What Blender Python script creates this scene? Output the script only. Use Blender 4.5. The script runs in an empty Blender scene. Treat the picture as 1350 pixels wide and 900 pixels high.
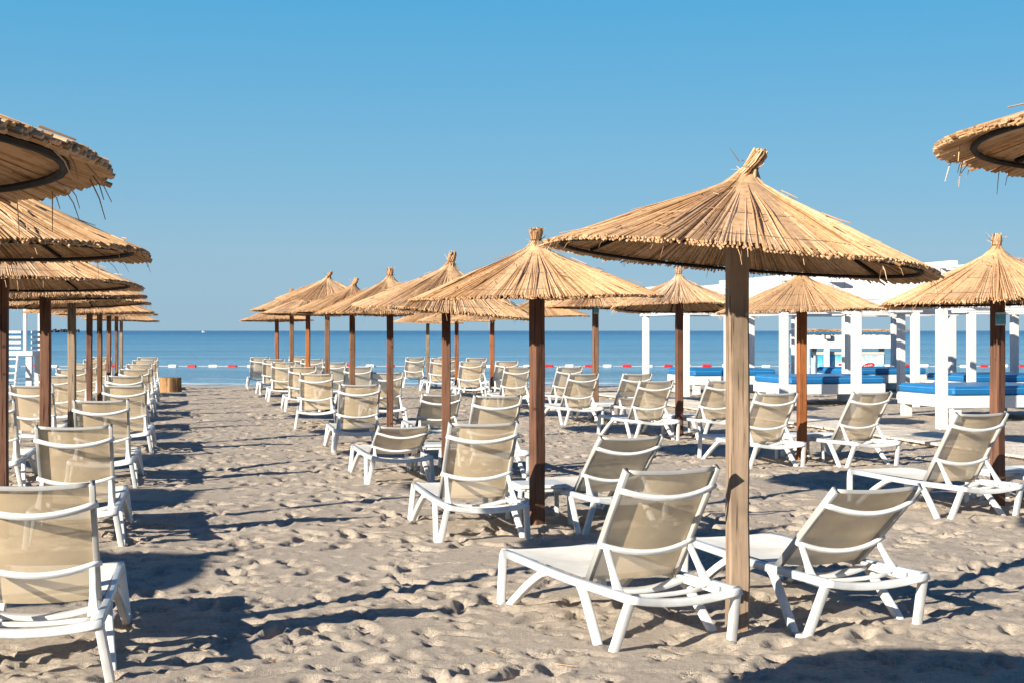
import bpy, math, random
import numpy as np
from mathutils import Vector, Matrix
R = math.radians
scene = bpy.context.scene
COL = scene.collection
random.seed(7)

# ------------------------------------------------------------------ camera, sky, sun, exposure
CAMH, F = 1.6, 1875.0                     # camera height (m); focal length in px of the 1350 px wide photo
cam_d = bpy.data.cameras.new('camera')
cam_d.sensor_width = 36.0
cam_d.lens = 36.0 * F / 1350.0
cam_d.shift_y = -14.0 / 1350.0
cam_d.clip_start = 0.05
cam_d.clip_end = 60000.0
cam = bpy.data.objects.new('camera', cam_d)
COL.objects.link(cam)
cam.location = (0, 0, CAMH)
cam.rotation_euler = (R(90), 0, 0)
scene.camera = cam

SUN_EL, SUN_AZ = 20.0, 225.0              # sun behind the camera to the left (azimuth clockwise from +Y)
world = bpy.data.worlds.new('World')
scene.world = world
world.use_nodes = True
wn = world.node_tree.nodes
sky = wn.new('ShaderNodeTexSky')
sky.sky_type = 'NISHITA'
sky.sun_disc = False
sky.sun_elevation = R(SUN_EL)
sky.sun_rotation = R(SUN_AZ)
sky.altitude = 0
sky.air_density = 1.0
sky.dust_density = 0.0
sky.ozone_density = 8.0
bg = wn['Background']
bg.inputs[1].default_value = 0.10
wl = world.node_tree.links
# low sky: the pale-to-blue gradient seen over the sea; the Sky Texture takes over higher up
wtc = wn.new('ShaderNodeTexCoord'); wsep = wn.new('ShaderNodeSeparateXYZ')
wl.new(wtc.outputs['Generated'], wsep.inputs[0])
wr = wn.new('ShaderNodeValToRGB')
SKYSTOPS = [(0.0, (.335, .487, .633)), (.03, (.342, .503, .655)), (.056, (.325, .510, .668)), (.09, (.262, .492, .692)), (.12, (.218, .477, .703)), (.17, (.155, .440, .712)), (.23, (.098, .405, .712)), (.5, (.04, .25, .60))]
while len(wr.color_ramp.elements) < len(SKYSTOPS): wr.color_ramp.elements.new(.5)
for el, (p_, c_) in zip(wr.color_ramp.elements, SKYSTOPS):
    el.position = p_; el.color = (c_[0], c_[1] * 1.03, c_[2], 1)
wl.new(wsep.outputs[2], wr.inputs[0])
wsc = wn.new('ShaderNodeVectorMath'); wsc.operation = 'SCALE'; wsc.inputs['Scale'].default_value = 4.44
wl.new(wr.outputs[0], wsc.inputs[0])
wti = wn.new('ShaderNodeVectorMath'); wti.operation = 'MULTIPLY'; wti.inputs[1].default_value = (.42, .58, .62)
wl.new(sky.outputs[0], wti.inputs[0])
wmr = wn.new('ShaderNodeMapRange'); wmr.inputs[1].default_value, wmr.inputs[2].default_value = .22, .5
wmr.inputs[3].default_value, wmr.inputs[4].default_value = .06, 1.0
wl.new(wsep.outputs[2], wmr.inputs[0])
wmx = wn.new('ShaderNodeMix'); wmx.data_type = 'RGBA'
wl.new(wmr.outputs[0], wmx.inputs[0]); wl.new(wsc.outputs[0], wmx.inputs[6]); wl.new(wti.outputs[0], wmx.inputs[7])
wl.new(wmx.outputs[2], bg.inputs[0])
sun_d = bpy.data.lights.new('sun', 'SUN')
sun_d.energy = 5.0
sun_d.angle = R(0.53)
sun_d.color = (1.0, 0.92, 0.77)
sun = bpy.data.objects.new('sun', sun_d)
COL.objects.link(sun)
sd = Vector((math.sin(R(SUN_AZ)) * math.cos(R(SUN_EL)), math.cos(R(SUN_AZ)) * math.cos(R(SUN_EL)), math.sin(R(SUN_EL))))
sun.rotation_euler = sd.to_track_quat('Z', 'Y').to_euler()
vs = scene.view_settings
vs.view_transform = 'Standard'
vs.look = 'None'
vs.exposure = 1.17
vs.gamma = 1.0
vs.use_curve_mapping = False
scene.cycles.max_bounces = 8
scene.cycles.transparent_max_bounces = 24
scene.cycles.use_denoising = True

# ------------------------------------------------------------------ helpers
def at(px, Y):
    return (px - 675.0) / F * Y

def tag(o, label=None, cat=None, group=None, kind=None):
    if label: o['label'] = label
    if cat: o['category'] = cat
    if group: o['group'] = group
    if kind: o['kind'] = kind
    return o

def empty(name, loc, rz=0.0):
    o = bpy.data.objects.new(name, None)
    COL.objects.link(o)
    o.location = loc
    o.rotation_euler = (0, 0, rz)
    o.empty_display_size = 0.2
    return o

def put(name, me, parent=None, loc=(0, 0, 0), rot=(0, 0, 0)):
    o = bpy.data.objects.new(name, me)
    COL.objects.link(o)
    o.location = loc
    o.rotation_euler = rot
    if parent: o.parent = parent
    return o

class MB:
    """collects verts and faces, builds one mesh"""
    def __init__(s):
        s.v, s.f, s.m, s.cur = [], [], [], 0
    def add(s, vs_, fs_):
        b = len(s.v)
        s.v.extend(tuple(p) for p in vs_)
        s.f.extend(tuple(i + b for i in f) for f in fs_)
        s.m.extend([s.cur] * len(fs_))
    def box(s, c, d, M=None):
        x, y, z = d[0] / 2, d[1] / 2, d[2] / 2
        p = [Vector((sx * x, sy * y, sz * z)) + Vector(c) for sz in (-1, 1) for sy in (-1, 1) for sx in (-1, 1)]
        if M: p = [M @ q for q in p]
        s.add(p, [(0, 2, 3, 1), (4, 5, 7, 6), (0, 1, 5, 4), (2, 6, 7, 3), (0, 4, 6, 2), (1, 3, 7, 5)])
    def bbox(s, c, d, b=0.006, M=None):
        """box with chamfered edges"""
        x, y, z = d[0] / 2, d[1] / 2, d[2] / 2
        b = min(b, x * .45, y * .45, z * .45)
        prof = [(-x + b, -y), (x - b, -y), (x, -y + b), (x, y - b), (x - b, y), (-x + b, y), (-x, y - b), (-x, -y + b)]
        ins = [(px * (x - b) / x, py * (y - b) / y) for px, py in prof]
        vv = [(*p, -z) for p in ins] + [(*p, -z + b) for p in prof] + [(*p, z - b) for p in prof] + [(*p, z) for p in ins]
        ff = [tuple(range(7, -1, -1)), tuple(range(24, 32))]
        for r in range(3):
            for i in range(8):
                j = (i + 1) % 8
                ff.append((r * 8 + i, r * 8 + j, r * 8 + 8 + j, r * 8 + 8 + i))
        vv = [Vector(q) + Vector(c) for q in vv]
        if M: vv = [M @ q for q in vv]
        s.add(vv, ff)
    def tube(s, pts, rad, n=6, cap=True):
        pts = [Vector(p) for p in pts]
        k = len(pts)
        rr = rad if hasattr(rad, '__len__') else [rad] * k
        vv, ff = [], []
        ref = None
        for i, p in enumerate(pts):
            t = (pts[min(i + 1, k - 1)] - pts[max(i - 1, 0)]).normalized()
            if ref is None:
                ref = Vector((0, 0, 1)) if abs(t.z) < 0.9 else Vector((1, 0, 0))
            a = (ref - t * ref.dot(t)).normalized()
            ref = a
            b = t.cross(a)
            for j in range(n):
                an = 2 * math.pi * j / n
                vv.append(p + (a * math.cos(an) + b * math.sin(an)) * rr[i])
        for i in range(k - 1):
            for j in range(n):
                q = (j + 1) % n
                ff.append((i * n + j, i * n + q, (i + 1) * n + q, (i + 1) * n + j))
        if cap:
            ff.append(tuple(range(n - 1, -1, -1)))
            ff.append(tuple((k - 1) * n + j for j in range(n)))
        s.add(vv, ff)
    def ring(s, c, r, rad, n=48, m=6, wob=0.0):
        vv, ff = [], []
        for i in range(n):
            a = 2 * math.pi * i / n
            rr = r * (1 + wob * math.sin(5 * a + 1) + wob * math.sin(11 * a))
            for j in range(m):
                b = 2 * math.pi * j / m
                q = rr + rad * math.cos(b)
                vv.append((c[0] + q * math.cos(a), c[1] + q * math.sin(a), c[2] + rad * math.sin(b)))
        for i in range(n):
            for j in range(m):
                i2, j2 = (i + 1) % n, (j + 1) % m
                ff.append((i * m + j, i2 * m + j, i2 * m + j2, i * m + j2))
        s.add(vv, ff)
    def sweep(s, pts, w, h, side=(1, 0, 0), cr=0.35):
        """rounded-rectangle section (w along side, h across) along a path"""
        pts = [Vector(p) for p in pts]
        k = len(pts)
        S = Vector(side)
        ww = w if hasattr(w, '__len__') else [w] * k
        hh = h if hasattr(h, '__len__') else [h] * k
        vv, ff = [], []
        n = 12
        for i, p in enumerate(pts):
            t = (pts[min(i + 1, k - 1)] - pts[max(i - 1, 0)]).normalized()
            a = (S - t * S.dot(t)).normalized()
            b = t.cross(a)
            W, H = ww[i] / 2, hh[i] / 2
            c = cr * min(W, H) * 2 * 0.5
            for (sx, sy, a0) in ((1, 1, 0), (-1, 1, 90), (-1, -1, 180), (1, -1, 270)):
                for da in (0, 45, 90):
                    an = R(a0 + da)
                    vv.append(p + a * (sx * (W - c) + c * math.cos(an)) + b * (sy * (H - c) + c * math.sin(an)))
        for i in range(k - 1):
            for j in range(n):
                q = (j + 1) % n
                ff.append((i * n + j, i * n + q, (i + 1) * n + q, (i + 1) * n + j))
        ff.append(tuple(range(n - 1, -1, -1)))
        ff.append(tuple((k - 1) * n + j for j in range(n)))
        s.add(vv, ff)
    def mesh(s, name, *mats, smooth=False):
        me = bpy.data.meshes.new(name)
        me.from_pydata(s.v, [], s.f)
        for m in mats: me.materials.append(m)
        if len(mats) > 1: me.polygons.foreach_set('material_index', s.m)
        if smooth: me.polygons.foreach_set('use_smooth', [True] * len(me.polygons))
        me.update()
        return me
    def build(s, name, mat, parent=None, loc=(0, 0, 0), rot=(0, 0, 0), smooth=False):
        mats = mat if isinstance(mat, (list, tuple)) else [mat]
        return put(name, s.mesh(name, *mats, smooth=smooth), parent, loc, rot)

def chaikin(pts, it=2):
    pts = [Vector(p) for p in pts]
    for _ in range(it):
        q = [pts[0]]
        for a, b in zip(pts[:-1], pts[1:]):
            q += [a * .75 + b * .25, a * .25 + b * .75]
        q.append(pts[-1])
        pts = q
    return pts

def arc(p0, pm, p1, n=9):
    """parabola through p0, pm (middle), p1"""
    p0, pm, p1 = Vector(p0), Vector(pm), Vector(p1)
    c = pm * 2 - (p0 + p1) * .5
    return [p0 * (1 - t) ** 2 + c * 2 * t * (1 - t) + p1 * t * t for t in [i / (n - 1) for i in range(n)]]

# ------------------------------------------------------------------ materials
def mat(name):
    m = bpy.data.materials.new(name)
    m.use_nodes = True
    nt = m.node_tree
    return m, nt, nt.nodes['Principled BSDF']

def N(nt, t, **kw):
    n = nt.nodes.new(t)
    for k, v in kw.items():
        if k in n.inputs: n.inputs[k].default_value = v
        else: setattr(n, k, v)
    return n

def ramp(nt, fac, stops):
    r = nt.nodes.new('ShaderNodeValToRGB')
    e = r.color_ramp.elements
    while len(e) < len(stops): e.new(0.5)
    for el, (p, c) in zip(e, stops):
        el.position = p
        el.color = (*c, 1)
    nt.links.new(fac, r.inputs[0])
    return r.outputs[0]

def coords(nt, scale=(1, 1, 1), kind='Object'):
    tc = nt.nodes.new('ShaderNodeTexCoord')
    mp = nt.nodes.new('ShaderNodeMapping')
    mp.inputs['Scale'].default_value = scale
    nt.links.new(tc.outputs[kind], mp.inputs[0])
    return mp.outputs[0]

def noise(nt, vec, scale, detail=4, rough=.55):
    n = N(nt, 'ShaderNodeTexNoise', Scale=scale, Detail=detail, Roughness=rough)
    nt.links.new(vec, n.inputs['Vector'])
    return n.outputs[0]

def bump(nt, bs, h, strength=.3, dist=.01):
    b = N(nt, 'ShaderNodeBump', Strength=strength, Distance=dist)
    nt.links.new(h, b.inputs['Height'])
    nt.links.new(b.outputs[0], bs.inputs['Normal'])

def mix(nt, f, a, b, mode='MIX'):
    m = nt.nodes.new('ShaderNodeMix')
    m.data_type = 'RGBA'
    m.blend_type = mode
    for i, v in ((0, f), (6, a), (7, b)):
        if hasattr(v, 'is_linked'): nt.links.new(v, m.inputs[i])
        elif i == 0: m.inputs[0].default_value = v
        else: m.inputs[i].default_value = (*v, 1)
    return m.outputs[2]

def sand_mat():
    m, nt, bs = mat('sand')
    v = coords(nt)
    n1 = noise(nt, v, 0.7, 5)
    n2 = noise(nt, v, 45, 5, .7)
    c = ramp(nt, n1, [(.3, (.43, .362, .295)), (.7, (.50, .422, .345))])
    c2 = ramp(nt, n2, [(.3, (.62, .62, .64)), (.5, (1, 1, 1)), (.72, (1.2, 1.17, 1.12))])
    col = mix(nt, 1.0, c, c2, 'MULTIPLY')
    # wet strip by the water line
    sep = nt.nodes.new('ShaderNodeSeparateXYZ')
    nt.links.new(v, sep.inputs[0])
    wet = N(nt, 'ShaderNodeMapRange')
    wet.inputs[1].default_value, wet.inputs[2].default_value = -.07, -.20
    nt.links.new(sep.outputs[2], wet.inputs[0])
    col = mix(nt, wet.outputs[0], col, (.07, .062, .056))
    nt.links.new(col, bs.inputs['Base Color'])
    bs.inputs['Roughness'].default_value = .95
    bs.inputs['Specular IOR Level'].default_value = .15
    h = nt.nodes.new('ShaderNodeMath'); h.operation = 'ADD'
    nt.links.new(noise(nt, v, 14, 6, .6), h.inputs[0])
    nt.links.new(noise(nt, v, 160, 3, .6), h.inputs[1])
    bump(nt, bs, h.outputs[0], .75, .022)
    return m

def white_mat(name, col, rough=.35, dirt=.06):
    m, nt, bs = mat(name)
    v = coords(nt)
    n = noise(nt, v, 9, 5, .6)
    lo = tuple(c * (1 - dirt * 2) for c in col)
    c = ramp(nt, n, [(.3, lo), (.65, col)])
    nt.links.new(c, bs.inputs['Base Color'])
    bs.inputs['Roughness'].default_value = rough
    bump(nt, bs, noise(nt, v, 120, 3), .05, .003)
    return m

def wood_mat(name, a, b, sc=1.0):
    m, nt, bs = mat(name)
    oi = nt.nodes.new('ShaderNodeObjectInfo')
    tc = nt.nodes.new('ShaderNodeTexCoord')
    off = nt.nodes.new('ShaderNodeVectorMath'); off.operation = 'ADD'
    sc_ = nt.nodes.new('ShaderNodeVectorMath'); sc_.operation = 'MULTIPLY'
    sc_.inputs[1].default_value = (9 * sc, 9 * sc, .55 * sc)
    nt.links.new(tc.outputs['Object'], off.inputs[0])
    nt.links.new(oi.outputs['Random'], off.inputs[1])
    nt.links.new(off.outputs[0], sc_.inputs[0])
    n = noise(nt, sc_.outputs[0], 4, 7, .65)
    c = ramp(nt, n, [(.25, a), (.5, tuple((x + y) / 2 for x, y in zip(a, b))), (.75, b)])
    n2 = noise(nt, off.outputs[0], 2.2, 4)
    c = mix(nt, 1.0, c, ramp(nt, n2, [(.3, (.55, .54, .53)), (.48, (.95, .93, .90)), (.68, (1.15, 1.12, 1.08))]), 'MULTIPLY')
    vo = N(nt, 'ShaderNodeTexVoronoi', Scale=6.0)
    nt.links.new(off.outputs[0], vo.inputs['Vector'])
    knots = ramp(nt, vo.outputs['Distance'], [(.0, (.2, .16, .13)), (.07, (.4, .33, .28)), (.12, (1, 1, 1))])
    c = mix(nt, 1.0, c, knots, 'MULTIPLY')
    crk = nt.nodes.new('ShaderNodeVectorMath'); crk.operation = 'MULTIPLY'
    crk.inputs[1].default_value = (34 * sc, 34 * sc, 1.1 * sc)
    nt.links.new(off.outputs[0], crk.inputs[0])
    nc = noise(nt, crk.outputs[0], 1.6, 4, .6)
    c = mix(nt, 1.0, c, ramp(nt, nc, [(.36, (.30, .27, .25)), (.43, (1, 1, 1))]), 'MULTIPLY')
    nt.links.new(c, bs.inputs['Base Color'])
    bs.inputs['Roughness'].default_value = .75
    bs.inputs['Specular IOR Level'].default_value = .25
    bump(nt, bs, n, .35, .006)
    return m

def straw_mat(name, stops, trans=.22):
    m, nt, bs = mat(name)
    geo = nt.nodes.new('ShaderNodeNewGeometry')
    c = ramp(nt, geo.outputs['Random Per Island'], stops)
    v = coords(nt)
    oi = nt.nodes.new('ShaderNodeObjectInfo')
    c = mix(nt, 1.0, c, ramp(nt, oi.outputs['Random'], [(0, (.84, .83, .82)), (.4, (.98, .96, .93)), (.7, (1, 1, 1)), (1, (.95, .98, 1.03))]), 'MULTIPLY')
    c = mix(nt, 1.0, c, ramp(nt, noise(nt, v, 2.6, 4, .6), [(.32, (.80, .80, .82)), (.52, (1, 1, 1))]), 'MULTIPLY')
    n = noise(nt, v, 30, 4, .6)
    c = mix(nt, 1.0, c, ramp(nt, n, [(.32, (.72, .66, .6)), (.5, (1, 1, 1)), (.7, (1.08, 1.06, 1.02))]), 'MULTIPLY')
    nt.links.new(c, bs.inputs['Base Color'])
    bs.inputs['Roughness'].default_value = .5
    bs.inputs['Specular IOR Level'].default_value = .25
    tr = nt.nodes.new('ShaderNodeBsdfTranslucent')
    nt.links.new(c, tr.inputs[0])
    mx = nt.nodes.new('ShaderNodeMixShader')
    mx.inputs[0].default_value = trans
    nt.links.new(bs.outputs[0], mx.inputs[1])
    nt.links.new(tr.outputs[0], mx.inputs[2])
    nt.links.new(mx.outputs[0], nt.nodes['Material Output'].inputs[0])
    return m

def sling_mat(name, col, alpha, trans=.3):
    """woven see-through fabric: open gaps between the threads"""
    m, nt, bs = mat(name)
    v = coords(nt)
    n = noise(nt, v, 7, 4)
    c = ramp(nt, n, [(.3, tuple(x * .88 for x in col)), (.7, col)])
    oi = nt.nodes.new('ShaderNodeObjectInfo')
    c = mix(nt, 1.0, c, ramp(nt, oi.outputs['Random'], [(0, (.88, .87, .86)), (.5, (.97, .96, .94)), (1, (1, 1, 1))]), 'MULTIPLY')
    c = mix(nt, 1.0, c, ramp(nt, noise(nt, v, 2.2, 5, .7), [(.3, (.86, .83, .8)), (.5, (1, 1, 1))]), 'MULTIPLY')
    nt.links.new(c, bs.inputs['Base Color'])
    bs.inputs['Roughness'].default_value = .9
    bs.inputs['Specular IOR Level'].default_value = .08
    tr = nt.nodes.new('ShaderNodeBsdfTranslucent')
    nt.links.new(c, tr.inputs[0])
    mx = nt.nodes.new('ShaderNodeMixShader'); mx.inputs[0].default_value = trans
    nt.links.new(bs.outputs[0], mx.inputs[1]); nt.links.new(tr.outputs[0], mx.inputs[2])
    tp = nt.nodes.new('ShaderNodeBsdfTransparent')
    mz = nt.nodes.new('ShaderNodeMixShader')
    lw = nt.nodes.new('ShaderNodeLayerWeight')
    mrw = N(nt, 'ShaderNodeMapRange'); mrw.inputs[1].default_value, mrw.inputs[2].default_value = .15, .75
    mrw.inputs[3].default_value, mrw.inputs[4].default_value = alpha - .07, min(1, alpha + .17)
    nt.links.new(lw.outputs['Facing'], mrw.inputs[0]); nt.links.new(mrw.outputs[0], mz.inputs[0])
    nt.links.new(tp.outputs[0], mz.inputs[1]); nt.links.new(mx.outputs[0], mz.inputs[2])
    nt.links.new(mz.outputs[0], nt.nodes['Material Output'].inputs[0])
    bump(nt, bs, noise(nt, coords(nt, (1, 1, 1)), 300, 2), .1, .002)
    return m

def plain_mat(name, col, rough=.6, var=.12, sc=6, spec=.3):
    m, nt, bs = mat(name)
    n = noise(nt, coords(nt), sc, 4)
    c = ramp(nt, n, [(.3, tuple(x * (1 - var) for x in col)), (.7, tuple(min(1, x * (1 + var)) for x in col))])
    nt.links.new(c, bs.inputs['Base Color'])
    bs.inputs['Roughness'].default_value = rough
    bs.inputs['Specular IOR Level'].default_value = spec
    return m

def sea_mat():
    m, nt, bs = mat('sea_water')
    v = coords(nt)
    tc = coords(nt, (.25, 1.0, 1))
    n = noise(nt, coords(nt, (.012, .085, 1)), 1.0, 7, .68)
    sep = nt.nodes.new('ShaderNodeSeparateXYZ'); nt.links.new(v, sep.inputs[0])
    # shallow turquoise by the shore, deeper blue beyond
    mr = N(nt, 'ShaderNodeMapRange'); mr.inputs[1].default_value, mr.inputs[2].default_value = 46, 1200
    nt.links.new(sep.outputs[1], mr.inputs[0])
    pw = N(nt, 'ShaderNodeMath', operation='POWER'); pw.inputs[1].default_value = .4
    nt.links.new(mr.outputs[0], pw.inputs[0])
    c = ramp(nt, pw.outputs[0], [(0, (.25, .40, .50)), (.3, (.15, .32, .455)), (.5, (.09, .26, .42)), (.72, (.045, .18, .345)), (.9, (.012, .10, .245))])
    c = mix(nt, 1.0, c, ramp(nt, n, [(.34, (.62, .73, .80)), (.5, (1, 1, 1)), (.66, (1.32, 1.20, 1.15))]), 'MULTIPLY')
    nt.links.new(c, bs.inputs['Base Color'])
    bs.inputs['Roughness'].default_value = .22
    bs.inputs['IOR'].default_value = 1.33
    h = nt.nodes.new('ShaderNodeMath'); h.operation = 'ADD'
    nt.links.new(noise(nt, coords(nt, (.35, 1.3, 1)), .9, 5, .6), h.inputs[0])
    nt.links.new(noise(nt, coords(nt, (.5, 1.6, 1)), 4.0, 4, .6), h.inputs[1])
    bump(nt, bs, h.outputs[0], 1.0, .42)
    return m

M_SAND = sand_mat()
M_SEA = sea_mat()
M_PLASTIC = white_mat('white_plastic', (.68, .68, .67), .35, .10)
M_ALU = white_mat('silver_frame', (.37, .36, .345), .4)
M_RAIL = white_mat('pale_aluminium', (.53, .56, .585), .35)
M_RAIL.node_tree.nodes['Principled BSDF'].inputs['Metallic'].default_value = .25
M_PAINT = white_mat('white_painted_wood', (.58, .58, .58), .5, .04)
M_STRAW = straw_mat('straw', [(0, (.27, .14, .06)), (.10, (.49, .28, .13)), (.45, (.68, .42, .225)), (.8, (.74, .485, .28)), (1, (.76, .55, .37))])
M_DRY = straw_mat('dry_grass', [(0, (.16, .11, .06)), (1, (.35, .27, .16))], .1)
M_WIRE = plain_mat('binding_wire', (.05, .04, .035), .7)
M_IRON = plain_mat('black_iron', (.012, .011, .010), .8)
M_BACK = sling_mat('beige_mesh', (.94, .74, .49), .86, .27)
M_SEAT = sling_mat('sunlit_mesh', (.92, .89, .82), .97, .07)  # taken as the backs' textile, painted paler for the sun on the seat
WOODS = [wood_mat('pale_weathered_wood', (.185, .13, .092), (.34, .25, .18)),
         wood_mat('reddish_brown_wood', (.085, .040, .026), (.175, .083, .052)),
         wood_mat('orange_brown_wood', (.19, .062, .018), (.30, .105, .033)),
         wood_mat('brown_wood', (.12, .06, .034), (.21, .11, .065)),
         wood_mat('grey_brown_wood', (.17, .125, .09), (.27, .205, .15))]
M_BLUE = plain_mat('blue_vinyl', (.007, .125, .32), .4, .1, 3)
M_PIPE = plain_mat('pale_blue_piping', (.10, .28, .48), .4)
M_NAVY = plain_mat('navy_vinyl', (.012, .03, .12), .4, .1, 3)
M_RED = plain_mat('red_plastic', (.45, .02, .025), .4)
M_WHITE = plain_mat('white_float', (.62, .62, .62), .4)
M_ROPE = plain_mat('rope', (.5, .5, .48), .8)
M_DECK = wood_mat('pale_decking', (.56, .50, .43), (.70, .63, .55), .6)
M_LOG = wood_mat('log_wood', (.20, .105, .045), (.42, .25, .12))

# ------------------------------------------------------------------ beach, sea
ROW = -0.2438                               # the umbrella rows lean left as they run to the sea
WATER_Z = -0.35

def vnoise(x, y, seed):
    xi, yi = np.floor(x).astype(np.int64), np.floor(y).astype(np.int64)
    fx, fy = x - xi, y - yi
    def h(a, b):
        n = (a * 374761393 + b * 668265263 + seed * 982451653) & 0x7fffffff
        n = ((n ^ (n >> 13)) * 1274126177) & 0x7fffffff
        return ((n ^ (n >> 16)) & 0xffff) / 65535.0
    u, w = fx * fx * (3 - 2 * fx), fy * fy * (3 - 2 * fy)
    return (h(xi, yi) * (1 - u) + h(xi + 1, yi) * u) * (1 - w) + (h(xi, yi + 1) * (1 - u) + h(xi + 1, yi + 1) * u) * w - .5

def base_h(Y):
    return np.where(Y < 41, 0, np.where(Y < 49, -.40 * ((Y - 41) / 8.0) ** 1.3, -.40 - (Y - 49) * .03))

def axis_lines(segs):
    out = [segs[0][0]]
    for a, b, d0, d1 in segs:
        x = a
        while x < b - 1e-6:
            t = (x - a) / (b - a)
            x = min(b, x + d0 + (d1 - d0) * t)
            out.append(x)
    return np.array(out)

def build_sand(mounds):
    xs = axis_lines([(0, 5, .023, .028), (5, 12, .034, .09), (12, 30, .12, 1.2), (30, 400, 2, 60)])
    xs = np.concatenate([-xs[:0:-1], xs])
    ys = np.concatenate([axis_lines([(-40, 0, 6, .5), (0, 5.5, .3, .05), (5.5, 14, .020, .030), (14, 30, .032, .055), (30, 44, .06, .10), (44, 60, .2, 2), (60, 140, 5, 20)])])
    X, Y = np.meshgrid(xs, ys)
    Z = base_h(Y)
    amp = np.clip((47.0 - Y) / 6.0, 0, 1)
    rough = .030 * vnoise(X * .9, Y * .9, 1) + .030 * vnoise(X * 2.3, Y * 2.3, 2) + .013 * vnoise(X * 5.0, Y * 5.0, 3) + .008 * vnoise(X * 11, Y * 11, 4) + .005 * vnoise(X * 19, Y * 19, 6)
    calm = np.clip(.55 + 1.6 * vnoise(X * .35 + 3, Y * .35, 8), .25, 1.0)
    rough *= calm
    rng = np.random.default_rng(5)
    D = np.zeros_like(X)
    nb, ns = 9500, 9000                         # foot-sized prints all over, smaller dents nearer the camera
    n = nb + ns
    fy = np.concatenate([3.8 + 40 * rng.random(nb) ** .72, 3.8 + 22 * rng.random(ns) ** 1.4])
    fx = (rng.random(n) - .5) * 2 * (3.2 + fy * .42)
    for k in range(n):
        a = rng.normal(math.pi / 2 + .15, .75)
        if k < nb: ln, wd, dp = rng.uniform(.09, .16), rng.uniform(.04, .068), rng.uniform(.014, .040)
        else: ln, wd, dp = rng.uniform(.035, .08), rng.uniform(.022, .04), rng.uniform(.008, .022)
        if fy[k] < 8 and k < nb and rng.random() < .35: dp *= .4
        rad = ln * 2.0
        i0, i1 = np.searchsorted(ys, [fy[k] - rad, fy[k] + rad])
        j0, j1 = np.searchsorted(xs, [fx[k] - rad, fx[k] + rad])
        if i1 <= i0 or j1 <= j0: continue
        dx, dy = X[i0:i1, j0:j1] - fx[k], Y[i0:i1, j0:j1] - fy[k]
        u, w = (dx * math.cos(a) + dy * math.sin(a)) / ln, (-dx * math.sin(a) + dy * math.cos(a)) / wd
        q = u * u + w * w
        D[i0:i1, j0:j1] += -dp * np.exp(-q ** 3.4) * (1 + .35 * np.sign(u) * np.minimum(np.abs(u), 1)) + dp * .28 * np.exp(-((np.sqrt(q) - 1.35) / .34) ** 2)
    for (mx, my) in mounds:                 # sand heaped round the posts
        i0, i1 = np.searchsorted(ys, [my - .8, my + .8]); j0, j1 = np.searchsorted(xs, [mx - .8, mx + .8])
        rr = np.hypot(X[i0:i1, j0:j1] - mx, Y[i0:i1, j0:j1] - my)
        D[i0:i1, j0:j1] += .035 * np.exp(-(rr / .17) ** 2) - .02 * np.exp(-((rr - .38) / .14) ** 2)
    Z = Z + amp * (rough + np.clip(D, -.062, .045))
    nx, ny = len(xs), len(ys)
    me = bpy.data.meshes.new('sand_beach')
    idx = np.arange(nx * ny).reshape(ny, nx)
    q = np.stack([idx[:-1, :-1], idx[:-1, 1:], idx[1:, 1:], idx[1:, :-1]], -1).reshape(-1, 4)
    me.vertices.add(nx * ny); me.loops.add(q.size); me.polygons.add(len(q))
    me.vertices.foreach_set('co', np.stack([X, Y, Z], -1).astype(np.float32).ravel())
    me.loops.foreach_set('vertex_index', q.ravel().astype(np.int32))
    me.polygons.foreach_set('loop_start', np.arange(0, q.size, 4, dtype=np.int32))
    me.polygons.foreach_set('use_smooth', np.ones(len(q), dtype=bool))
    me.update(calc_edges=True)
    me.materials.append(M_SAND)
    tag(put('sand_beach', me), kind='structure')

mb = MB()
ysea = [40, 46, 60, 90, 160, 300, 700, 2000, 8000, 30000]
for a, b in zip(ysea[:-1], ysea[1:]):
    mb.add([(-30000, a, WATER_Z), (30000, a, WATER_Z), (30000, b, WATER_Z), (-30000, b, WATER_Z)], [(0, 1, 2, 3)])
tag(mb.build('sea', M_SEA), kind='structure')

def foam():
    m, nt, bs = mat('foam')
    v = coords(nt, (.5, 2.5, 1))
    n = noise(nt, v, 2.0, 6, .7)
    f = ramp(nt, n, [(.47, (0, 0, 0)), (.54, (1, 1, 1))])
    bs.inputs['Base Color'].default_value = (.75, .8, .82, 1)
    bs.inputs['Roughness'].default_value = .7
    nt.links.new(f, bs.inputs['Alpha'])
    mb = MB()
    rnd = random.Random(3)
    for (y0, w) in ((47.9, .6), (50.2, .5), (51.8, 1.9), (57.5, .7)):
        pr = None
        for i in range(161):
            x = -40 + i * .5
            y = y0 + .35 * math.sin(x * .35 + y0) + .18 * math.sin(x * 1.3) + .1 * rnd.random()
            ww = w * (.5 + .5 * abs(math.sin(x * .21 + y0 * 3)))
            cur = [(x, y, WATER_Z + .012), (x, y + ww, WATER_Z + .012)]
            if pr: mb.add([pr[0], cur[0], cur[1], pr[1]], [(0, 1, 2, 3)])
            pr = cur
    tag(mb.build('foam', m), kind='stuff')
foam()

# boardwalk beside the right-hand row
def boardwalk():
    root = empty('boardwalk', (5.98, 21.0, 0.06), math.atan(-ROW))
    tag(root, 'pale wooden boardwalk on the sand between the right-hand loungers and the white pergolas', 'boardwalk')
    mb = MB(); rnd = random.Random(4)
    y = -8.0
    while y < 15.0:
        mb.bbox((rnd.uniform(-.01, .01), y, rnd.uniform(-.003, .003)), (1.18, .135, .03), .005)
        y += .145
    mb.build('planks', M_DECK, root)
    for x in (-.45, .45):
        b = MB(); b.box((x, 3.5, -.05), (.07, 23, .06)); b.build('joist', M_DECK, root)
boardwalk()

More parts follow.
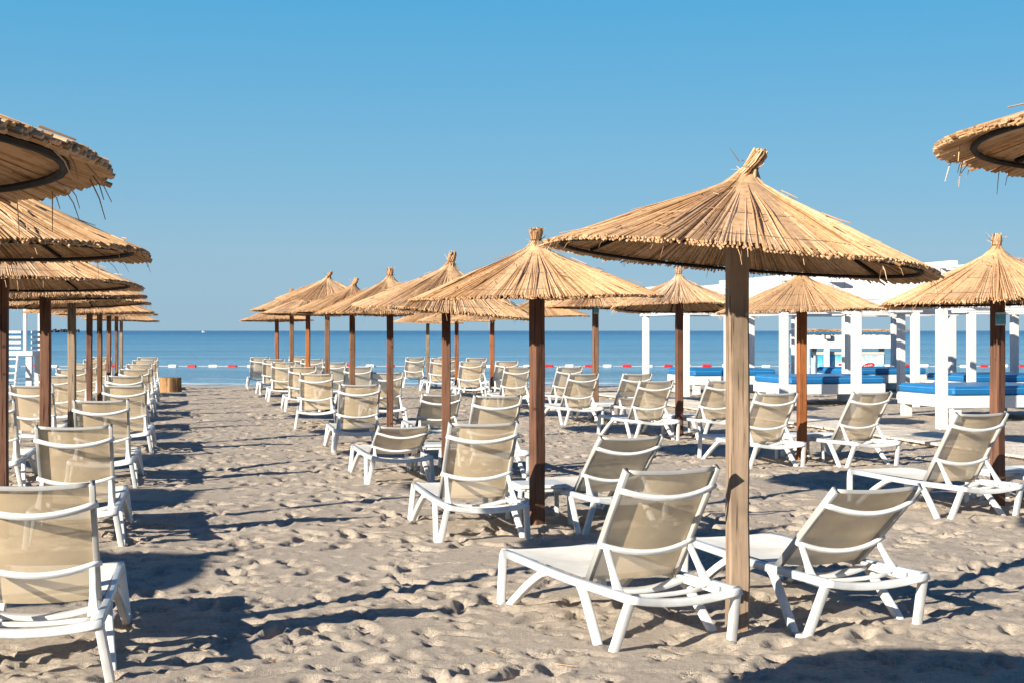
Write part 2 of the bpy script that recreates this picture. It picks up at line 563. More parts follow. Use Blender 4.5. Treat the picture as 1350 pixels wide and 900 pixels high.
# ------------------------------------------------------------------ white pergolas with daybeds
ORD = ['first', 'second', 'third', 'fourth', 'fifth', 'sixth', 'seventh', 'eighth', 'ninth', 'tenth']
PHI = math.atan(-ROW)

def pergola(x, y, label, sz=3.0, top=2.0, peak=2.66):
    root = empty('pergola', (x, y, -.02), PHI)
    tag(root, label, 'pergola', 'white pergolas over the blue daybeds')
    for (px_, py_) in ((0, 0), (sz, 0), (0, sz), (sz, sz)):
        b = MB(); b.bbox((px_, py_, top / 2 - .1), (.155, .155, top + .2), .008); b.build('post', M_PAINT, root)
    for (c, d) in (((sz / 2, 0, top + .09), (sz + .30, .13, .18)), ((sz / 2, sz, top + .09), (sz + .30, .13, .18)),
                   ((0, sz / 2, top + .087), (.126, sz - .14, .17)), ((sz, sz / 2, top + .087), (.126, sz - .14, .17))):
        b = MB(); b.bbox(c, d, .006); b.build('beam', M_PAINT, root)
    # boarded upper panels, flat lid and long rafters that run past the panels
    zp0, zp1 = top + .185, peak - .02
    b = MB(); b.bbox((-.045, sz / 2, (zp0 + zp1) / 2), (.035, sz + .02, zp1 - zp0), .006); b.build('roof_panel', M_PAINT, root)
    b = MB(); b.bbox((sz + .045, sz / 2, zp1 - .10), (.035, sz + .02, .20), .006); b.build('roof_panel', M_PAINT, root)
    for y_ in (.02, sz - .02):
        for x_ in (.03, sz - .03):
            b = MB(); b.bbox((x_, y_, (zp0 + zp1) / 2 + .004), (.09, .09, zp1 - zp0), .005); b.build('roof_post', M_PAINT, root)
        b = MB(); b.bbox((sz / 2, y_, zp1 - .075), (sz - .15, .07, .13), .006); b.build('roof_beam', M_PAINT, root)
    for k in range(4):
        b = MB(); b.bbox((k * sz / 3, sz / 2, zp1 + .065), (.10, sz + .85, .12), .006)
        b.build('rafter', M_PAINT, root)
    return root

def daybed(x, y, label, w=2.25, d=1.95):
    root = empty('daybed', (x, y, -.01), PHI)
    tag(root, label, 'daybed', 'white daybeds with blue mattresses')
    mb = MB(); mb.bbox((w / 2, d / 2, .36), (w, d, .22), .008); mb.build('bed_frame', M_PAINT, root)
    for (px_, py_) in ((.12, .12), (w - .12, .12), (.12, d - .12), (w - .12, d - .12)):
        b = MB(); b.bbox((px_, py_, .10), (.16, .16, .295), .006); b.build('leg', M_PAINT, root)
    mb = MB()
    mb.bbox((w / 2, d / 2, .555), (w - .03, d - .03, .165), .035)
    mb.build('mattress', M_BLUE, root)
    mb = MB()
    mb.tube([(.02, .012, .585), (w - .02, .012, .585)], .006, 5)
    mb.tube([(.012, .02, .585), (.012, d - .02, .585)], .006, 5)
    mb.build('piping', M_PIPE, root)
    return root

cdir, adir = Vector((math.cos(PHI), math.sin(PHI), 0)), Vector((-math.sin(PHI), math.cos(PHI), 0))
PERG = [(7.13, 23.6, 'white boarded pergola nearest the camera, its front post beside the orange-brown umbrella post'),
        (5.62, 29.4, 'white boarded pergola second in the column nearest the umbrellas'),
        (4.27, 34.9, 'white boarded pergola leftmost and nearest the water'),
        (9.85, 30.5, 'white boarded pergola at the right edge, behind the nearest one'),
        (8.45, 36.0, 'white boarded pergola behind the reed-roofed kiosk posts, second farthest from the camera')]
BEDL = ['white daybed with blue mattress nearest the camera, at the right edge',
        'white daybed with blue mattress in the middle, left of the nearest one',
        'white daybed with blue mattress farthest left, nearest the water',
        'white daybed with blue mattress behind the nearest one, at the right edge',
        'white daybed with blue mattress just right of the blue kiosk counter']
for (x, y, lab), bl in zip(PERG, BEDL):
    pergola(x, y, lab)
    p = Vector((x, y, 0)) + cdir * .55 + adir * .9
    if x > 7 and y < 25: p = Vector((7.75, 25.0, 0))
    daybed(p.x, p.y, bl)

# ------------------------------------------------------------------ straw umbrellas
RIM = 1.05
def prof(t):                               # t = radius / RIM, height above the rim plane
    return .47 * (1 - t) ** 1.06 + .05 * math.exp(-(t / .09) ** 2)

def thatch_mesh(seed):
    rnd = random.Random(seed)
    mb = MB()
    lob = [rnd.uniform(0, 6.28) for _ in range(3)]
    for layer, (dz, cnt) in enumerate(((0, 520), (.009, 500), (.017, 560))):
        for i in range(cnt):
            a = 2 * math.pi * (i + rnd.uniform(-.45, .45)) / cnt
            a += .026 * math.sin(23 * a + lob[0]) + .014 * math.sin(41 * a + lob[1]) + .008 * math.sin(73 * a + lob[2])
            ln = RIM * (1 + .012 * math.sin(3 * a + lob[0]) + .008 * math.sin(7 * a + lob[1])) + rnd.uniform(-.012, .010)
            if rnd.random() < .025: ln += rnd.uniform(.01, .03)
            da = rnd.gauss(0, .035)
            lift = rnd.gauss(0, .006) + (.02 if rnd.random() < .05 else 0) * (layer == 2)
            w0 = rnd.uniform(.0046, .0074)
            t_in = .03 if rnd.random() < .7 else rnd.uniform(.05, .25)
            ts = [ln / RIM, .78, .52, .27, .12, t_in]
            ts = [t for k, t in enumerate(ts) if k in (0, len(ts) - 1) or t > t_in + .02]
            pts, rad = [], []
            for t in ts:
                aa = a + da * (1 - t)
                r = RIM * t
                z = prof(min(t, 1.0)) - max(0, t - 1) * .5 + dz * (.35 + .65 * t) + lift * (1 - abs(2 * t - 1)) + .006 * math.sin(4 * a + lob[2])
                pts.append((r * math.cos(aa), r * math.sin(aa), z))
                rad.append(max(.0028, w0 * (.25 + .75 * min(1, t * 1.25))))
            mb.tube(pts, rad, 5 if layer == 2 else 4)
    # closing sheet hidden between the layers
    vv, ff = [], []
    n = 60
    tt = [.04, .12, .27, .52, .78, .96]
    for t in tt:
        for i in range(n):
            a = 2 * math.pi * i / n
            vv.append((RIM * t * math.cos(a), RIM * t * math.sin(a), prof(t) + .014))
    for k in range(len(tt) - 1):
        for i in range(n):
            j = (i + 1) % n
            ff.append((k * n + i, k * n + j, (k + 1) * n + j, (k + 1) * n + i))
    mb.add(vv, ff)
    # loose straws on top and hanging at the rim
    for _ in range(46):
        a, t = rnd.uniform(0, 6.28), rnd.uniform(.15, .95)
        p = Vector((RIM * t * math.cos(a), RIM * t * math.sin(a), prof(t) + .055))
        ga = rnd.gauss(0, .55)
        l = rnd.uniform(.05, .16)
        d = Vector((math.cos(a + ga) * l, math.sin(a + ga) * l, (-.45 * math.cos(ga) + rnd.uniform(0, .18)) * l))
        p.z -= .018
        mb.tube([p, p + d], [.0032, .002], 4)
    for _ in range(34):
        a = rnd.uniform(0, 6.28)
        p = Vector((RIM * .97 * math.cos(a), RIM * .97 * math.sin(a), .0))
        d = Vector((.5 * math.cos(a + rnd.gauss(0, .6)), .5 * math.sin(a + rnd.gauss(0, .6)), rnd.uniform(-.9, -.1))) * rnd.uniform(.04, .12)
        mb.tube([p, p + d * .6, p + d + Vector((0, 0, -.02))], [.0018, .0015, .001], 3)
    mb.cur = 1
    for t in (.55, .86):
        vv = []
        n = 64
        pts = []
        for i in range(n + 1):
            a = 2 * math.pi * i / n
            r = RIM * t * (1 + .012 * math.sin(6 * a + lob[1]) + .006 * math.sin(17 * a))
            pts.append((r * math.cos(a), r * math.sin(a), prof(r / RIM) + .017 * (.35 + .65 * t) + .0058 * (.25 + .75 * t) + .001))
        mb.tube(pts, .0012, 4, cap=False)
    return mb.mesh('thatch', M_STRAW, M_WIRE)

def knot_mesh(seed, flare):
    rnd = random.Random(seed)
    mb = MB()
    lean = Vector(((.02, .04, .065, -.01, -.04)[seed % 5], rnd.uniform(-.04, .04), 0))
    for i in range(110):
        a = rnd.uniform(0, 6.28)
        s = math.sqrt(rnd.random())
        r0, r1, r2 = .085 * s, .040 * s, flare * s
        zt = .612 + rnd.uniform(-.025, .03)
        pts = [(r0 * math.cos(a), r0 * math.sin(a), .46 + .03 * (1 - s)),
               (r1 * math.cos(a + .3) + lean.x * .3, r1 * math.sin(a + .3) + lean.y * .3, .525),
               (r1 * 1.15 * math.cos(a + .5) + lean.x * .6, r1 * 1.15 * math.sin(a + .5) + lean.y * .6, .562),
               (r2 * math.cos(a + .6) + lean.x, r2 * math.sin(a + .6) + lean.y, zt)]
        mb.tube(pts, [.006, .0055, .0055, .005], 4)
    for _ in range(10):
        a = rnd.uniform(0, 6.28)
        p = Vector((.04 * math.cos(a), .04 * math.sin(a), rnd.uniform(.5, .6)))
        d = Vector((math.cos(a), math.sin(a), rnd.uniform(.0, 1.2))) * rnd.uniform(.03, .07)
        mb.tube([p, p + d], [.003, .0015], 3)
    mb.cur = 1
    for z in (.525, .533):
        mb.ring((lean.x * .35, lean.y * .35, z), .043, .002, 20, 5)
    return mb.mesh('top_knot', M_STRAW, M_WIRE)

THATCH = [thatch_mesh(11 + i) for i in range(7)]
KNOTS = [knot_mesh(31 + i, f) for i, f in enumerate((.044, .040, .038, .060, .042))]
mbh = MB(); mbh.ring((0, 0, -.018 + prof(.92)), RIM * .92, .0105, 56, 6)
HOOP = mbh.mesh('hoop', M_IRON)
mbs = MB(); mbs.tube([(RIM * .9, 0, prof(.9) - .016), (.05, 0, prof(.05) - .07)], .010, 6)
SPOKE = mbs.mesh('spoke', M_IRON)

def pole_mesh(name, h, w, m, seed):
    rnd = random.Random(seed)
    mb = MB()
    vv, ff = [], []
    zs = [-.35 + (h + .35) * k / 8 for k in range(9)]
    b = w * .09
    x = w / 2
    pr = [(-x + b, -x), (x - b, -x), (x, -x + b), (x, x - b), (x - b, x), (-x + b, x), (-x, x - b), (-x, -x + b)]
    for z in zs:
        ox, oy, tw = rnd.uniform(-.003, .003), rnd.uniform(-.003, .003), 1 + rnd.uniform(-.02, .02)
        vv += [(p[0] * tw + ox, p[1] * tw + oy, z) for p in pr]
    for k in range(8):
        for j in range(8):
            q = (j + 1) % 8
            ff.append((k * 8 + j, k * 8 + q, k * 8 + 8 + q, k * 8 + 8 + j))
    ff.append(tuple(64 + j for j in range(8)))
    mb.add(vv, ff)
    return mb.mesh(name, m)

def umbrella(x, y, rim, label, wood=3, yaw=20, tx=0.0, ty=0.0, var=0, w=.10, nsp=6, hs=1.0, z0=0.0, r=1.0):
    root = empty('straw_umbrella', (x, y, z0))
    tag(root, label, 'umbrella', 'thatched straw umbrellas')
    put('pole', pole_mesh('pole', rim + .40, w, WOODS[wood], int(x * 100 + y * 7)), root, (0, 0, 0), (0, 0, R(yaw)))
    rz = R((x * 77 + y * 131) % 360)
    tx += 1.6 * math.sin(x * 91.7 + y * 13.1) * (y > 9)
    ty += 1.3 * math.sin(x * 37.3 + y * 51.9) * (y > 12)
    rot = Matrix.Rotation(R(ty), 4, 'Y') @ Matrix.Rotation(R(tx), 4, 'X')
    def child(name, me, par, loc, yawr, mtx):
        o = put(name, me, par)
        o.rotation_euler = (mtx @ Matrix.Rotation(yawr, 4, 'Z')).to_euler()
        o.location = loc
        return o
    th = child('thatch', THATCH[(var * 3 + int(y * 7)) % 7], root, (0, 0, rim), rz, rot)
    th.scale = (r * .975, r * .975, hs)
    k = put('top_knot', KNOTS[(var + int(abs(x) * 10)) % 5], th)
    k.rotation_euler = (0, 0, -rz if var in (0, 2) else 0)
    h = child('hoop', HOOP, root, (0, 0, rim), 0, rot); h.scale = (r * .975, r * .975, hs)
    for i in range(nsp):
        s = child('spoke', SPOKE, root, (0, 0, rim), R(360 / nsp * i + 25 + (x * 50) % 60), rot); s.scale = (r * .975, r * .975, hs)
    return root

#  px, Y, rim height, tilt right-down (ty), tilt away (tx), wood, yaw, variant, width, height scale
P = [(972, 7.52, 1.965, 5.3, -.2, 0, 4, 0, .108, .94, 'nearest straw umbrella on a pale weathered post, tilted down to the right'),
     (708, 11.58, 1.86, -1.0, 0, 1, 32, 1, .10, .9, 'straw umbrella on a dark reddish-brown post, behind and left of the nearest one'),
     (588, 15.65, 1.79, 5.0, 0, 1, 3, 2, .098, 1.08, 'straw umbrella on a slim reddish post, third from the front in the middle row'),
     (514, 19.75, 1.84, -1, 0, 1, 5, 3, .094, 1.0, 'straw umbrella with a fluffy top knot, fourth from the front in the middle row'),
     (464.5, 23.9, 1.88, 1, 0, 3, 12, 4, .09, .95, 'straw umbrella fifth from the front in the middle row, its narrow tip behind the fourth'),
     (431.5, 27.95, 2.19, 0, 0, 3, 10, 0, .095, .9, 'straw umbrella standing higher than its neighbours, sixth in the middle row'),
     (406, 32.0, 1.96, 0, 0, 2, 0, 1, .095, .9, 'straw umbrella seventh from the front in the middle row'),
     (384.5, 36.1, 2.10, 0, 0, 3, 15, 2, .10, .9, 'straw umbrella eighth from the front in the middle row'),
     (365, 40.2, 1.88, 0, 0, 2, 0, 3, .10, .8, 'straw umbrella last in the middle row, nearest the water')]
S = [(1315, 12.82, 1.84, 0, 0, 1, 30, 4, .10, 1.0, 'straw umbrella on a red-brown post carrying a small blue plaque, at the right edge'),
     (1057, 17.4, 1.83, 0, 0, 2, 8, 1, .105, .92, 'straw umbrella on a bright orange-brown post, behind the nearest one'),
     (895.5, 21.5, 1.93, 1, -2, 1, 14, 2, .10, 1.0, 'straw umbrella showing its underside, third from the front in the right-hand row'),
     (785, 25.6, 2.0, 0, -2, 3, 10, 3, .10, 1.0, 'straw umbrella fourth from the front in the right-hand row, half hidden behind the second post'),
     (712, 29.7, 1.88, 0, 0, 3, 10, 0, .09, .9, 'straw umbrella hidden behind the dark reddish post of the second one'),
     (649, 33.7, 1.86, 0, 0, 2, 5, 1, .10, .8, 'straw umbrella on an orange post, sixth from the front in the right-hand row'),
     (602, 37.8, 1.86, 0, 0, 2, 5, 2, .10, .8, 'straw umbrella on a thin orange post, seventh in the right-hand row'),
     (564, 42.0, 1.84, 0, 0, 4, 5, 4, .10, .8, 'straw umbrella last in the right-hand row, nearest the water')]
U = [(None, 2.43, 1.90, 0, 0, 3, 10, 2, .10, .82, 'straw umbrella cut by the left edge, its underside closest to the camera'),
     (None, 6.72, 1.965, 0, 0, 3, 10, 3, .10, 1.0, 'straw umbrella at the left edge below the closest one, its post out of the picture'),
     (2, 10.87, 1.94, 0, 0, 1, 12, 0, .10, .95, 'straw umbrella whose dark post stands at the left edge'),
     (60, 15.0, 1.93, 0, 0, 1, 8, 1, .105, .95, 'straw umbrella on a reddish post, fourth from the front in the left-hand row'),
     (95, 19.1, 1.93, -1, 0, 4, 6, 4, .098, .9, 'straw umbrella on a pale grey-brown post, fifth in the left-hand row'),
     (118, 23.4, 1.90, 0, 0, 1, 8, 2, .09, .9, 'straw umbrella on a reddish post, sixth in the left-hand row'),
     (131.5, 27.5, 1.92, 0, 0, 3, 4, 3, .09, .9, 'straw umbrella seventh from the front in the left-hand row'),
     (143.5, 31.6, 1.94, 0, 0, 3, 4, 0, .09, .8, 'straw umbrella eighth from the front in the left-hand row'),
     (153.5, 35.8, 1.97, 0, 0, 3, 4, 1, .08, .8, 'straw umbrella ninth from the front in the left-hand row'),
     (160, 39.7, 1.88, 0, 0, 4, 4, 2, .08, .8, 'straw umbrella last in the left-hand row, nearest the water')]
def raise_row(rows, xfun):
    out = []
    for (px, Y, rim, ty, tx, wood, yaw, var, w, hs, lab) in rows:
        x = xfun(Y) if px is None else at(px, Y)
        far = Y > 30
        umbrella(x, Y, rim, lab, wood, yaw, tx, ty, var, w, 6, hs)
        out.append((x, Y))
    return out
PP = raise_row(P, None)
SS = raise_row(S, None)
UU = raise_row(U, lambda Y: -1.25 + .08 * (Y > 5) + ROW * Y + (.092 if Y < 3 else .04 if Y < 7 else 0))
umbrella(2.19, 3.70, 2.10, 'straw umbrella cut by the upper right edge of the picture', 3, 10, 0, 0, 4, hs=.75)
build_sand(PP + SS + UU)
# the next row to the left stands outside the picture; its shadows reach in
for k in range(7):
    y = 1.45 + 4.1 * k
    umbrella(-5.46 + ROW * y, y, 1.92, 'straw umbrella of the row beyond the left edge, outside the picture', 3, 10, 0, 0, k % 5)

# ------------------------------------------------------------------ sun loungers
def lounger_parts(theta):
    """list of (name, mesh, child_of) for a lounger: origin under the middle of the head-end bar, foot end along +Y"""
    th = R(theta)
    d, nb = Vector((0, -math.cos(th), math.sin(th))), Vector((0, -math.sin(th), -math.cos(th)))
    hinge = Vector((0, .645, .285))
    def bp(x, s, n=0.0): return hinge + Vector((x, 0, 0)) + d * s + nb * n
    out = []
    def xs(z): return .302 + .040 * (1 - max(z, 0) / .28)
    for sx in (-1, 1):
        mb = MB()
        mb.sweep([(sx * .302, y, .275 + .006 * math.cos(y * 3.7)) for y in np.linspace(0.10, 1.69, 10)], .038, .046)
        out.append(('rail', mb.mesh('rail', M_RAIL, smooth=True)))
        rear = chaikin([(.085, .285), (.10, .258), (.19, .03), (.215, -.035)], 2)
        inner = chaikin([(.655, .262), (.62, .245), (.395, .03), (.34, -.035)], 2)
        foot = [(.21, -.03), (.29, -.036), (.35, -.03)]
        mb = MB()
        for path, h in ((rear, .046), (inner, .043), (foot, .028)):
            mb.sweep([(sx * xs(q[1]), q[0], q[1]) for q in path], .042, h)
        out.append(('leg', mb.mesh('rear_leg', M_PLASTIC, smooth=True)))
        front = chaikin([(1.700, .285), (1.712, .24), (1.665, .03), (1.64, -.035)], 2)
        inner = chaikin([(1.08, .262), (1.13, .25), (1.30, .16), (1.50, .02), (1.57, -.035)], 2)
        foot = [(1.54, -.03), (1.60, -.036), (1.655, -.03)]
        mb = MB()
        for path, h in ((front, .048), (inner, .044), (foot, .03)):
            mb.sweep([(sx * xs(q[1]), q[0], q[1]) for q in path], .042, h)
        out.append(('leg', mb.mesh('front_leg', M_PLASTIC, smooth=True)))
    mb = MB()
    mb.sweep(arc((-.322, .080, .285), (0, .107, .245), (.322, .080, .285), 13), .046, .040, side=(0, 1, 0))
    out.append(('head_bar', mb.mesh('head_bar', M_PLASTIC, smooth=True)))
    mb = MB()
    mb.sweep(arc((-.315, 1.70, .282), (0, 1.70, .268), (.315, 1.70, .282), 9), .040, .046, side=(0, 1, 0))
    out.append(('foot_bar', mb.mesh('foot_bar', M_PLASTIC, smooth=True)))
    mb = MB()
    mb.sweep(arc((-.285, .60, .268), (0, .56, .228), (.285, .60, .268), 11), .085, .022, side=(0, 1, 0))
    mb.sweep(arc((-.285, .36, .255), (0, .36, .235), (.285, .36, .255), 7), .025, .022, side=(0, 1, 0))
    for sx in (-1, 1):
        mb.sweep([(sx * .268, y, .268) for y in (.20, .45, .70)], .022, .04)
    out.append(('under_frame', mb.mesh('under_frame', M_PLASTIC, smooth=True)))
    mb = MB()
    nx, ny = 9, 14
    vv = []
    for j in range(ny):
        y = .68 + (1.685 - .68) * j / (ny - 1)
        for i in range(nx):
            u = -1 + 2 * i / (nx - 1)
            vv.append((u * .284, y, .298 - .016 * (1 - u * u) * math.sin(math.pi * min(1, j / (ny - 1) * 1.0)) ** .6))
    mb.add(vv, [(j * nx + i, j * nx + i + 1, (j + 1) * nx + i + 1, (j + 1) * nx + i) for j in range(ny - 1) for i in range(nx - 1)])
    out.append(('seat', mb.mesh('seat', M_SEAT, smooth=True)))
    mb = MB()
    for sx in (-1, 1):
        mb.sweep([bp(sx * .262, s) for s in (-.02, .25, .5, .755)], .026, .042, cr=.25)
    mb.sweep(arc(bp(-.25, .745), bp(0, .738, .012), bp(.25, .745), 9), .022, .022, side=(0, 0, 1))
    out.append(('backrest_frame', mb.mesh('backrest_frame', M_ALU, smooth=True)))
    mb = MB()
    vv = []
    for j in range(12):
        s = .005 + .735 * j / 11
        for i in range(9):
            u = -1 + 2 * i / 8
            vv.append(bp(u * .254, s, -.008 + .022 * (1 - u * u)))
    mb.add(vv, [(j * 9 + i, j * 9 + i + 1, (j + 1) * 9 + i + 1, (j + 1) * 9 + i) for j in range(11) for i in range(8)])
    out.append(('backrest', mb.mesh('backrest', M_BACK, smooth=True)))
    for s, e in ((.635, .283), (.262, .285)):
        mb = MB()
        mb.sweep(arc(bp(-e, s + .006, .012), bp(0, s - .010, .078), bp(e, s + .006, .012), 13), .031, .026, side=tuple(d), cr=.6)
        out.append(('crossbar', mb.mesh('crossbar', M_PLASTIC, smooth=True)))
    for sx in (-1, 1):
        mb = MB()
        a, b = bp(sx * .245, .255, .035), Vector((sx * .262, .30, .275))
        mb.sweep([a, a.lerp(b, .5), a.lerp(b, .85), b], [.030, .031, .044, .056], [.025, .025, .027, .03])
        out.append(('strut', mb.mesh('strut', M_PLASTIC, smooth=True)))
    return out

LP = {}
def lounger(x, y, phi, theta, label):
    if theta not in LP: LP[theta] = lounger_parts(theta)
    root = empty('sun_lounger', (x, y, float(base_h(np.array(y))) - .002), R(phi))
    tag(root, label, 'sun lounger', 'white sun loungers with beige mesh backs')
    for n, me in LP[theta]: put(n, me, root)
    return root

def feet(px, Y, phi):
    """origin of the lounger whose rear feet have their middle at px, depth Y"""
    x = at(px, Y)
    return x + .27 * math.sin(R(phi)), Y - .27 * math.cos(R(phi))

def lname(side, k, row):
    return f'white lounger with beige mesh back, {side} of the {ORD[k]} umbrella in the {row} row'

jr = random.Random(21)
# front pair under the nearest umbrella
def put_feet(px, py, phi, th, label):
    Y = CAMH * F / (py - 436)
    x, y = feet(px, Y, phi)
    lounger(x, y, phi, th, label)
put_feet(879, 848, 23, 55, 'nearest white lounger with raised mesh back, left of the pale weathered post')
put_feet(1129, 824, 20, 40, 'white lounger with half-lowered back, right of the pale weathered post')
put_feet(636, 711, 13, 55, 'white lounger with raised back, left of the dark reddish-brown second post')
put_feet(820, 699, 18, 40, 'white lounger with half-lowered back, behind the nearest lounger')
put_feet(527, 636, 14, 26, 'white lounger with its back lowered almost flat, in the middle row')
put_feet(655, 629, 15, 55, 'white lounger with raised back, just left of the dark reddish-brown second post and beyond')
MIDL = [(474, 18.8, 12, 55), (579, 19.4, 12, 38), (417, 23.5, 8, 55), (510, 24.3, 12, 55), (399, 28.2, 12, 55), (472, 28.2, 12, 55),
        (374, 32.3, 12, 55), (441, 32.2, 12, 55), (361, 35.8, 14, 55), (411, 35.9, 12, 55), (343, 39.6, 12, 52), (394, 39.8, 12, 55)]
for k, (px, Y, phi, th) in enumerate(MIDL):
    x, y = feet(px, Y, phi)
    lounger(x, y, phi, th, lname(('left', 'right')[k % 2], 3 + k // 2, 'middle'))
put_feet(1289, 682, 21, 55, 'white lounger with raised back, left of the red-brown post with the plaque')
put_feet(1452, 678, 16, 55, 'white lounger cut by the right edge, only its foot end showing')
SL = [(1020, 16.75, 16, 52), (1145, 16.95, 20, 52), (863, 20.95, 18, 52), (952, 21.1, 18, 52), (768, 24.4, 18, 52), (838, 24.9, 16, 50),
      (681, 28.9, 14, 52), (750, 29.0, 16, 52), (621, 33.0, 12, 55), (668, 33.4, 12, 55), (581, 37.0, 12, 55), (628, 37.3, 12, 55),
      (547, 40.4, 12, 50), (590, 41.0, 12, 50)]
for k, (px, Y, phi, th) in enumerate(SL):
    x, y = feet(px, Y, phi)
    lounger(x, y, phi, th, lname(('left', 'right')[k % 2], 1 + k // 2, 'right-hand'))
# left-hand row: right-hand loungers close to the sandy aisle, then their left-hand partners
for k in range(9):
    Y = 6.55 + 3.98 * k
    x = -2.19 - .955 * k + (-.012, -.095, -.09, .02, -.10, -.06, -.05, -.03, 0)[k]
    lab = 'nearest white lounger, cut by the left edge of the picture' if k == 0 else lname('right', k + 1, 'left-hand')
    phi = (12, 12.5, 12, 12, 13, 12, 11, 13, 12)[k]
    xx, yy = x + .27 * math.sin(R(phi)), Y - .27 * math.cos(R(phi))
    lounger(xx, yy, phi, 55, lab)
for k, (px, Y) in enumerate([(-17, 14.4), (42, 18.5), (74, 22.6), (94, 26.8), (111, 31.2), (125, 35.2), (134, 39.0)]):
    x, y = feet(px, Y, 12)
    lounger(x, y, 12, 55, lname('left', k + 3, 'left-hand'))

# ------------------------------------------------------------------ small white side tables
def table_parts():
    out = []
    mb = MB()
    mb.bbox((0, 0, .313), (.44, .44, .022), .008)
    mb.bbox((0, 0, .326), (.40, .40, .010), .003)
    for s in (-1, 1):
        mb.bbox((0, s * .195, .287), (.38, .02, .032), .004)
        mb.bbox((s * .195, 0, .287), (.02, .37, .032), .004)
    out.append(('tabletop', mb.mesh('tabletop', M_PLASTIC)))
    for sx in (-1, 1):
        for sy in (-1, 1):
            mb = MB()
            pts = chaikin([(sx * .17, sy * .195, .300), (sx * .205, sy * .195, .297), (sx * .212, sy * .197, .24), (sx * .220, sy * .203, -.03)], 2)
            mb.sweep(pts, .036, .034, side=(0, 1, 0))
            out.append(('leg', mb.mesh('table_leg', M_PLASTIC, smooth=True)))
    return out
TP = table_parts()
def table(px, Y, phi, label):
    root = empty('side_table', (at(px, Y), Y, -.005), R(phi))
    tag(root, label, 'side table', 'low white side tables between the loungers')
    for n, me in TP: put(n, me, root)
table(710, 11.98, 14, 'low white side table behind the dark reddish-brown second post')
table(577, 16.2, 13, 'low white side table beside the lounger with the almost flat back')
table(1318, 13.25, 15, 'low white side table behind the red-brown post with the plaque')
table(1054, 17.75, 15, 'low white side table behind the bright orange-brown post')
table(898, 21.8, 15, 'low white side table at the third post of the right-hand row')
table(796, 25.4, 15, 'low white side table at the fourth post of the right-hand row')

# ------------------------------------------------------------------ plaques on the posts
def plaque(px, Y, z, label, w=.10, h=.12):
    root = empty('plaque', (at(px, Y), Y, z), R(8))
    tag(root, label, 'plaque', 'small plaques on umbrella posts')
    mb = MB(); mb.bbox((0, 0, 0), (w, .012, h), .003); mb.build('plate', plain_mat('aqua_plate', (.10, .32, .40), .4, .35, 14), root)
    mb = MB(); mb.bbox((0, -.0075, h * .40), (w * .9, .004, h * .12), .001); mb.bbox((0, -.0075, -h * .42), (w * .9, .004, h * .1), .001)
    mb.build('band', M_WHITE, root)
plaque(1319, 12.74, 1.705, 'small blue-green plaque fixed high on the red-brown post at the right edge')
plaque(786, 25.52, 1.97, 'small grey-blue plaque high on the fourth post of the right-hand row', .10, .14)

# ------------------------------------------------------------------ log stump, lifeguard tower, kiosk
def stump():
    root = empty('log_stump', (at(224.5, 37.4), 37.4, 0))
    tag(root, 'round wooden log stump standing on the sand near the water', 'stump')
    mb = MB(); rnd = random.Random(2)
    n = 40
    vv, ff = [], []
    for z in (-.05, .1, .25, .37, .385):
        for i in range(n):
            a = 2 * math.pi * i / n
            r = .272 * (1 + .05 * math.sin(3 * a) + .025 * math.sin(9 * a + 1) + .015 * math.sin(17 * a)) * (1.04 - z * .1) * (.96 if z > .38 else 1)
            vv.append((r * math.cos(a), r * math.sin(a), z))
    for k in range(4):
        for i in range(n):
            j = (i + 1) % n
            ff.append((k * n + i, k * n + j, (k + 1) * n + j, (k + 1) * n + i))
    ff.append(tuple(4 * n + i for i in range(n)))
    mb.add(vv, ff)
    mb.build('log', M_LOG, root)
stump()

def tower():
    Y = 41.0
    root = empty('lifeguard_tower', (at(20, Y), Y, -.02), R(6))
    tag(root, 'white wooden lifeguard tower with slatted sides and a ladder at the left edge', 'tower')
    hw = .58
    for (sx, sy) in ((-1, -1), (1, -1), (-1, 1), (1, 1)):
        b = MB(); b.bbox((sx * (hw - .06), sy * .55, .42), (.17, .14, 1.05), .008); b.build('post', M_PAINT, root)
    b = MB(); b.bbox((0, 0, .985), (hw * 2 + .12, 1.35, .13), .008); b.build('platform', M_PAINT, root)
    for (sx, sy) in ((1, -1), (1, 1), (-1, 1)):
        b = MB(); b.bbox((sx * (hw - .15 * (sy < 0) - .02), sy * .58, 1.72), (.09, .09, 1.34), .005); b.build('upright', M_PAINT, root)
    for k in range(4):
        b = MB(); b.bbox((-.10, -.61, 1.14 + k * .145), (hw * 2 - .35, .03, .075), .004); b.build('slat', M_PAINT, root)
        b = MB(); b.bbox((hw - .0, 0, 1.14 + k * .145), (.03, 1.1, .075), .004); b.build('slat', M_PAINT, root)
    lad = MB()
    for x in (-.45, .22):
        lad.tube([(x + .0, -.62, .93), (x + .06, -1.25, -.05)], .035, 6)
    for k in range(5):
        t = (k + .5) / 5
        lad.bbox((-.08, -.62 - .63 * t, .93 - .98 * t), (.68, .10, .045), .004)
    lad.build('ladder', white_mat('ladder_paint', (.62, .62, .62), .5), root)
tower()

